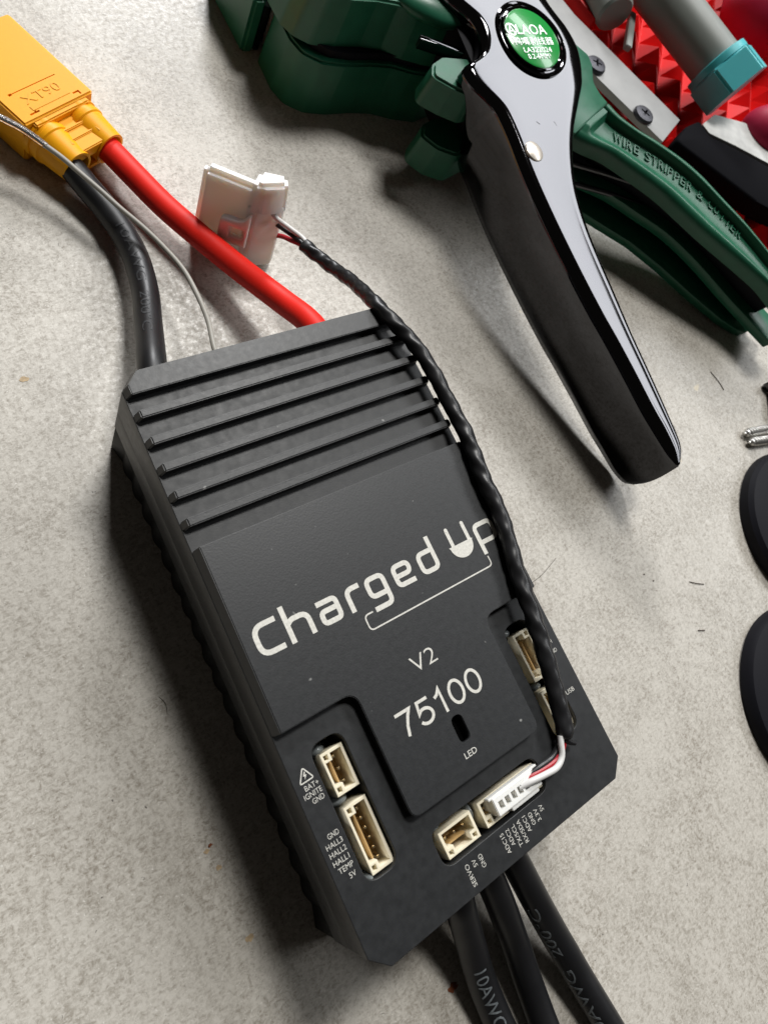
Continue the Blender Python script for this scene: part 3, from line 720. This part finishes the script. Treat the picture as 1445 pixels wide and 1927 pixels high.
obj('head_plate', head_plate, M_GREEN, ws)
# raised letters following the recess
TX = [(158.8,145.0),(166.9,138.9),(173.8,133.6),(179.2,128.3),(185.0,122.2),(190.5,115.5),(195.0,107.8),(198.9,101.1),(203.2,92.5)]
tp = smooth_path([(x - .4, y - .4, 0) for x, y in TX], .1); acc = [0]
for a, b in zip(tp, tp[1:]): acc.append(acc[-1] + (b - a).length)
s = 0.3; LET = []
for ch in 'WIRE STRIPPER & CUTTER':
    wch = {'W': 3.4, 'I': .75, ' ': 1.4, '&': 2.5}.get(ch, 2.05)
    if ch != ' ':
        i = min(range(len(acc)), key=lambda k: abs(acc[k] - s)); j = min(len(tp) - 1, i + 6); d = (tp[j] - tp[i]).normalized()
        LET.append(text_fit(ch, (tp[i].x, tp[i].y), (tp[i].x + d.x * wch, tp[i].y + d.y * wch), 3.3, 17.95, .55, TF))
    s += wch + .62
obj('embossed_lettering', join(*LET), M_GREEN, hd, smooth=False)
# lower layers of the handle
def strip(tbl, dx, dy, z0, z1, bev=.6, rr=1.0):
    p = [(q.x, q.y) for q in smooth_path([(x, y, 0) for x, y in tbl], 3)]
    o2 = [(x + dx, y + dy) for x, y in p][::-1]
    return plate(p + o2, z0, z1, bevel=bev, xf=TF)
MB = [(144, 145), (152, 138.6), (162.4, 132.0), (171, 124.2), (180.5, 115), (188.7, 102.7), (195.8, 88.7), (201.6, 78.5), (207, 69)]
BB = [(150, 136), (160.5, 126.6), (171, 117.4), (179.8, 106.8), (188.2, 95), (197.2, 83.4), (203.5, 77.6)]
obj('lower_flange', strip(MB, 8.5, 5.0, 2.6, 6.6), M_GREEN, ws)
obj('bottom_flange', plate(fillet([(x, y) for x, y in BB] + [(206.5, 75.9), (213, 76.5), (210, 85), (202, 97), (192, 112), (181, 125), (167, 135), (153, 145)], 2.0, 4), -4.1, -.6, bevel=.5, xf=TF), M_GREEN, ws)
obj('inner_web', strip([(x + 4.5, y + 2.5) for x, y in MB[:-1]], 3, 2, -3.5, 14), M_RUBB, ws)  # web coloured black to paint the shaded gap between the flanges
for k in range(2):
    rod = tube([(143, 145 - 4 * k, 10 - 4 * k), (150, 142 - 4 * k, 10 - 4 * k), (161, 137.5 - 4 * k, 10 - 4 * k), (175, 131 - 4 * k, 10 - 4 * k)], .9, 1.5, 10); rod.transform(TF); obj('return_spring', rod, M_STEEL, ws)
# jaws
JL = [(78.4, 205), (78.0, 195), (79.5, 189.6), (84.2, 185.8), (91.0, 184.4), (99, 184.2), (106.4, 183.2), (112.5, 180.6), (120, 178.6), (134, 182), (134, 214), (86, 214)]
def grow(p, cx, cy, k): return [(cx + (x - cx) * k, cy + (y - cy) * k) for x, y in p]
jl = fillet(JL, [3, 3, 4, 4, 4, 4, 4, 4, 1, 1, 1, 3], 5)
jlm = loft(jl, grow(jl, 106, 200, .97), 0, 18.6, 1.6, 4)
obj('lower_jaw', jlm, M_GREEN, ws, ang=40)
JU = [(76.6, 206), (76.6, 198.3), (78.4, 194), (82.2, 190.8), (88.7, 189.3), (96.5, 188.8), (103, 187.4), (109, 184.4), (115.5, 181.8), (124, 180), (134, 184), (134, 226), (84, 226)]
ju = fillet(JU, [3, 3, 4, 4, 4, 4, 4, 4, 3, 3, 1, 1, 3], 5)
jum = loft(ju, grow(ju, 108, 204, .93), 20.4, 35.8, 2.4, 5)
obj('upper_jaw', jum, M_GREEN, ws, ang=40)
obj('jaw_spacer', plate(grow(jl, 108, 200, .86), 18.2, 21.0), M_RUBB, ws)
dm = blob(113.5, 188.5, 12, 6.5, 3.4, 35.4); dm.transform(Matrix.Translation((113.5, 188.5, 0)) @ Matrix.Rotation(-.55, 4, 'Z') @ Matrix.Translation((-113.5, -188.5, 0)))
obj('jaw_shoulder', dm, M_GREEN, ws, ang=80)
obj('blade', plate([(106, 178.5), (118, 173.0), (118.6, 174.4), (106.6, 179.9)], 30.5, 34.0, bevel=.1), M_CHROME, ws)
ku = fillet([(102.4, 166.8), (107.6, 162.0), (113, 158.4), (122, 161), (122, 172), (110.5, 173.6), (105.2, 171.2)], [2.5, 3, 3.5, 1, 1, 3.5, 3], 6)
obj('release_lug', loft(ku, grow(ku, 113, 166, .90), 23.6, 33.6, 2.2, 5), M_GREEN, ws, ang=40)
kl = fillet([(103.4, 160.4), (106.8, 155.2), (112.5, 151.8), (121, 154), (121, 165), (112, 166.4), (106.3, 164.4)], [2.5, 3, 3.5, 1, 1, 3.5, 3], 6)
obj('release_lug', loft(kl, grow(kl, 112.5, 159, .92), 7.0, 18.0, 2.2, 5), M_GREEN, ws, ang=40)
obj('body_core', plate([(118, 156), (124, 152), (142, 154), (142, 208), (118, 208)], -8, 18.0, bevel=.4, xf=TF), M_RUBB, ws)
# gripping clip beyond the jaws
obj('grip_clip', box(74.2, 78.0, 207.6, 232, .3, 19, .9), M_GREEN, ws)
obj('grip_plate', box(78.6, 80.2, 208.6, 232, .3, 15.5, .25), M_STEEL, ws)
obj('grip_plate', box(82.6, 84.4, 210.6, 232, .3, 15, .25), M_RIVET, ws)
obj('grip_core', box(79.9, 83.0, 211.5, 232, .3, 13, .2), M_RUBB, ws)

# ------------------------------------------------------------------ things behind the stripper
tr = thing('red_tray', (290, 170, 0), 'bright red plastic tray with diamond pyramid relief behind the stripper', 'tray')
obj('tray_base', plate(rect(206, 380, 98, 262, 3), 0.2, 2.0, bevel=.3), M_REDP, tr)
bm = bmesh.new(); P = 13.5
for i in range(-30, 31):
    for j in range(-30, 31):
        cx = 290 + (i - j) * P * .62; cy = 170 + (i + j) * P * .62
        if not (212 < cx < 374 and 104 < cy < 256): continue
        q = P * .60
        vs = [bm.verts.new(p) for p in ((cx - q, cy, 2.0), (cx, cy - q, 2.0), (cx + q, cy, 2.0), (cx, cy + q, 2.0), (cx + .3, cy + .2, 8.2))]
        for a, b in ((0, 1), (1, 2), (2, 3), (3, 0)): bm.faces.new((vs[a], vs[b], vs[4]))
me = bpy.data.meshes.new('pyr'); bm.to_mesh(me); bm.free()
obj('pyramid_relief', me, M_REDP, tr, smooth=False)['kind'] = 'stuff'
rim = plate(fillet([(204, 262), (213, 205), (217, 206), (209, 262)], .5, 2), 2.0, 13, bevel=.4); obj('tray_edge', rim, M_REDP, tr)

al = thing('aluminium_bar', (210, 180, 0), 'flat aluminium bar with two black cross-head screws', 'metal bar')
obj('bar', plate([(205.1, 208.6), (227.0, 158.0), (210.4, 150.1), (186.5, 203.0), (196, 232), (200, 232)], 9.0, 12.0, bevel=.15), M_ALU, al, ang=25)
def screw_head(x, y, z, rz):
    h = lathe([(3.9, 0), (4.1, .9), (3.6, 1.7), (2.0, 2.0), (0.01, 2.05)], 36)
    h = cut(h, box(-1.9, 1.9, -.42, .42, 1.0, 3, 0), box(-.42, .42, -1.9, 1.9, 1.0, 3, 0))
    h.transform(Matrix.Translation((x, y, z)) @ Matrix.Rotation(rz, 4, 'Z')); return h
for x, y, r in ((207.6, 161.6, .5), (198.6, 184.6, .9)): obj('screw', screw_head(x, y, 12.0, r), M_SCRW, al, ang=25)

def along(p0, p1):
    d = (Vector(p1) - Vector(p0)); q = d.to_track_quat('Z', 'Y').to_matrix().to_4x4(); q.translation = Vector(p0); return q, d.length
tb = thing('grey_tube', (245, 195, 0), 'thick grey plastic tube lying behind the stripper with a teal cap', 'tube')
m, l = along((253.0, 172.0, 21), (238.5, 222.0, 24))
obj('pipe', lathe([(9.0, 0), (10.2, .2), (10.2, l), (9.0, l)], 48, m), M_GREYP, tb)
mm, l2 = along((222, 222, 15), (219.5, 203, 17)); obj('branch', lathe([(7.5, 0), (7.5, l2 - 1), (6.6, l2)], 40, mm), M_GREYP, tb)
obj('strut', box(-1.3, 1.3, 0, 22, -1.3, 1.3, .3, Matrix.Translation((219, 190, 14)) @ Matrix.Rotation(-.75, 4, 'Z')), M_GREYP, tb)
hexp = [(14.5 * math.cos(math.pi / 3 * k + .35), 14.5 * math.sin(math.pi / 3 * k + .35)) for k in range(6)]
hx = loft(hexp, hexp, -11, 0.0, .8, 3); hx.transform(m); obj('teal_cap', hx, M_TEAL, tb, ang=30)
obj('cap_collar', lathe([(10.0, -.5), (12.4, 0), (12.4, 2.6), (10.6, 3.0)], 48, m), M_TEAL, tb)

def capsule(p0, p1, r):
    m, l = along(p0, p1); prof = [(max(.01, r * math.sin(a * math.pi / 20)), -r * math.cos(a * math.pi / 20)) for a in range(0, 11)] + [(max(.01, r * math.cos(a * math.pi / 20)), l + r * math.sin(a * math.pi / 20)) for a in range(0, 11)]
    return lathe(prof, 40, m)
tag(obj('crimson_grip', capsule((312, 200, 18), (350, 232, 18), 17), M_CRIM, base=(312, 200, 0)), 'large dark crimson rounded grip beyond the teal cap', 'grip', 'crimson grips')
tag(obj('crimson_grip', capsule((272, 146, 13), (330, 150, 13), 10.5), M_CRIM, base=(272, 146, 0)), 'smaller crimson rounded grip at the right frame edge below the teal cap', 'grip', 'crimson grips')
ph = thing('black_handle_tool', (245, 140, 0), 'tool with a black rubber handle and pale metal face below the teal cap', 'tool')
BHo = [(214.5, 148.6), (226, 154.0), (235.2, 155.6), (235.0, 148.5), (247.5, 139.9), (262, 128.6), (300, 104), (296, 84), (262, 98), (238, 118)]
obj('handle_grip', plate(fillet(BHo, [3, 2, 2, 3, 2, 2, 1, 1, 3, 3], 5), 5.6, 14.0, bevel=1.2), M_GRIP, ph, ang=45)
obj('metal_face', plate(fillet([(236.0, 154.0), (247, 157.5), (262, 152), (300, 130), (300, 108), (262, 131.5), (247.5, 142.5), (236.8, 149.6)], [1, 3, 1, 1, 1, 1, 2, 2], 4), 7.2, 13.4, bevel=.3), M_PAPER, ph)

# ------------------------------------------------------------------ right edge: round caps and screws
def cap_round(x, y, r, h, label, inner):
    t = thing('round_cap', (x, y, 0), label, 'cap', 'round black caps at the right edge')
    mm = Matrix.Translation((x, y, 0))
    obj('cap_body', lathe([(r - .5, 0), (r, .6), (r - .3, h - 2.4), (r - 1.4, h - 1.0), (r - 4.5, h - .2), (r - 7.0, h), (r - 7.6, h - .5), (.01, h - .5)], 72, mm), M_RUBB, t, ang=30)
    if inner: obj('cap_label', lathe([(r - 8.0, h - .5), (r - 8.0, h - .15), (.01, h - .15)], 72, mm), M_GREYD, t, ang=30)
    return t
cap_round(182, 11, 25.4, 6, 'plain black round cap at the right edge below the metal screws', False)
cap_round(147, -28, 25.7, 5, 'black round cap with pale centre at the lower right edge', True)

def wood_screw(p0, p1, r, m, label):
    """threaded tip at p0"""
    t = thing('metal_screw', p0[:2] + (0,), label, 'screw', 'loose screws at the right edge')
    mt, l = along(p0, p1); v = []; n = 24; rows = int(l / .14)
    for i in range(rows + 1):
        z = i * .14
        for k in range(n):
            a = 2 * math.pi * k / n; ph_ = (z / 1.3 - k / n) % 1.0
            rr = r * min(1, .25 + z / 2.2) * (.62 + .38 * (1 - abs(2 * ph_ - 1)) ** 1.2)
            v.append((rr * math.cos(a), rr * math.sin(a), z))
    f = [(i * n + k, i * n + (k + 1) % n, (i + 1) * n + (k + 1) % n, (i + 1) * n + k) for i in range(rows) for k in range(n)] + [list(range(n)), list(range(rows * n, rows * n + n))]
    me = mesh_from(v, f); me.transform(mt); obj('threaded_shank', me, m, t, ang=70)
wood_screw((180.2, 45.6, 1.75), (214, 38.6, 1.75), 1.65, M_ZINC, 'upper of the two bright threaded screw tips at the right edge')
wood_screw((180.0, 42.4, 1.7), (212, 34.4, 1.7), 1.6, M_ZINC, 'lower of the two bright threaded screw tips at the right edge')
sb = thing('dark_screw', (197, 52, 0), 'dark steel screw lying just above the two bright threaded tips', 'screw')
mm, l = along((198.6, 45.0, 2.0), (206.0, 55.0, 2.0))
obj('shank', lathe([(1.7, 0), (1.7, l - 2), (1.7, l - 1.8)], 24, mm), M_STEEL, sb); obj('screw_head', lathe([(1.7, l - 2), (3.6, l - .8), (3.6, l), (.01, l + .3)], 32, mm), M_STEEL, sb)

# ------------------------------------------------------------------ fibres and crumbs lying on the table
FIB = [('short dark fibre right of the controller, beside its front corner', [(128.3, 16.6, .15), (130.3, 15.2, .25), (132.8, 13.8, .15)], .11),
       ('tiny dark fibre below the longer one, right of the controller', [(122.2, 4.6, .15), (124.4, 3.6, .15)], .15),
       ('thin fibre on the bright table beside the chrome lever tip', [(183.4, 68.5, .12), (184.3, 64.9, .2), (184.6, 61.2, .12)], .12),
       ('faint short hair on the table left of the controller box', [(-9.6, 54.6, .1), (-9.0, 52.9, .15), (-9.4, 50.9, .1)], .045),
       ('long faint hair beside the logo side of the controller', [(78.5, 38, .1), (84, 38.6, .12), (90.5, 40.5, .1)], .05)]
for lab, p, r in FIB: tag(obj('fibre', tube(p, r, .4, 8), M_HAIR, base=p[0][:2] + (0,)), lab, 'fibre', 'fibres on the table')
def crumb(name, x, y, r, m, lab, seed, h=.12):
    rnd = random.Random(seed); pts = [(x + r * (.55 + .6 * rnd.random()) * math.cos(a), y + r * .75 * (.5 + .6 * rnd.random()) * math.sin(a)) for a in [k * math.pi / 6 for k in range(12)]]
    tag(obj(name, plate(pts, 0.004, h), m, base=(x, y, 0), smooth=False), lab, 'crumb', 'crumbs on the table')

crumb('rust_crumb', 19.4, -21.6, 1.2, M_RUST, 'orange-brown rust crumb in front of the controller beside the leftmost phase wire', 1, .2)
crumb('brown_crumb', -11.1, 26.0, .45, M_RUST, 'small dark brown crumb left of the controller', 2, .3)
crumb('tan_crumb', -12.0, 25.4, .6, M_TAN, 'pale tan crumb touching the small dark brown one', 3)
crumb('tan_crumb', -11.2, 21.8, .7, M_TAN, 'tan crumb nearer the front than the dark brown one', 4)
crumb('tan_crumb', -10.9, 8.4, .9, M_TAN, 'wide tan crumb beside the front left corner of the controller', 5, .06)
crumb('tan_crumb', -10.4, 125.8, 1.0, M_TAN, 'tan crumb on the left below the black battery wire', 6, .06)
crumb('dark_crumb', 114.7, 25.0, .3, M_HAIR, 'left of two dark specks on the table right of the controller', 8, .2)
crumb('dark_crumb', 116.6, 22.2, .28, M_HAIR, 'right of two dark specks on the table right of the controller', 9, .2)
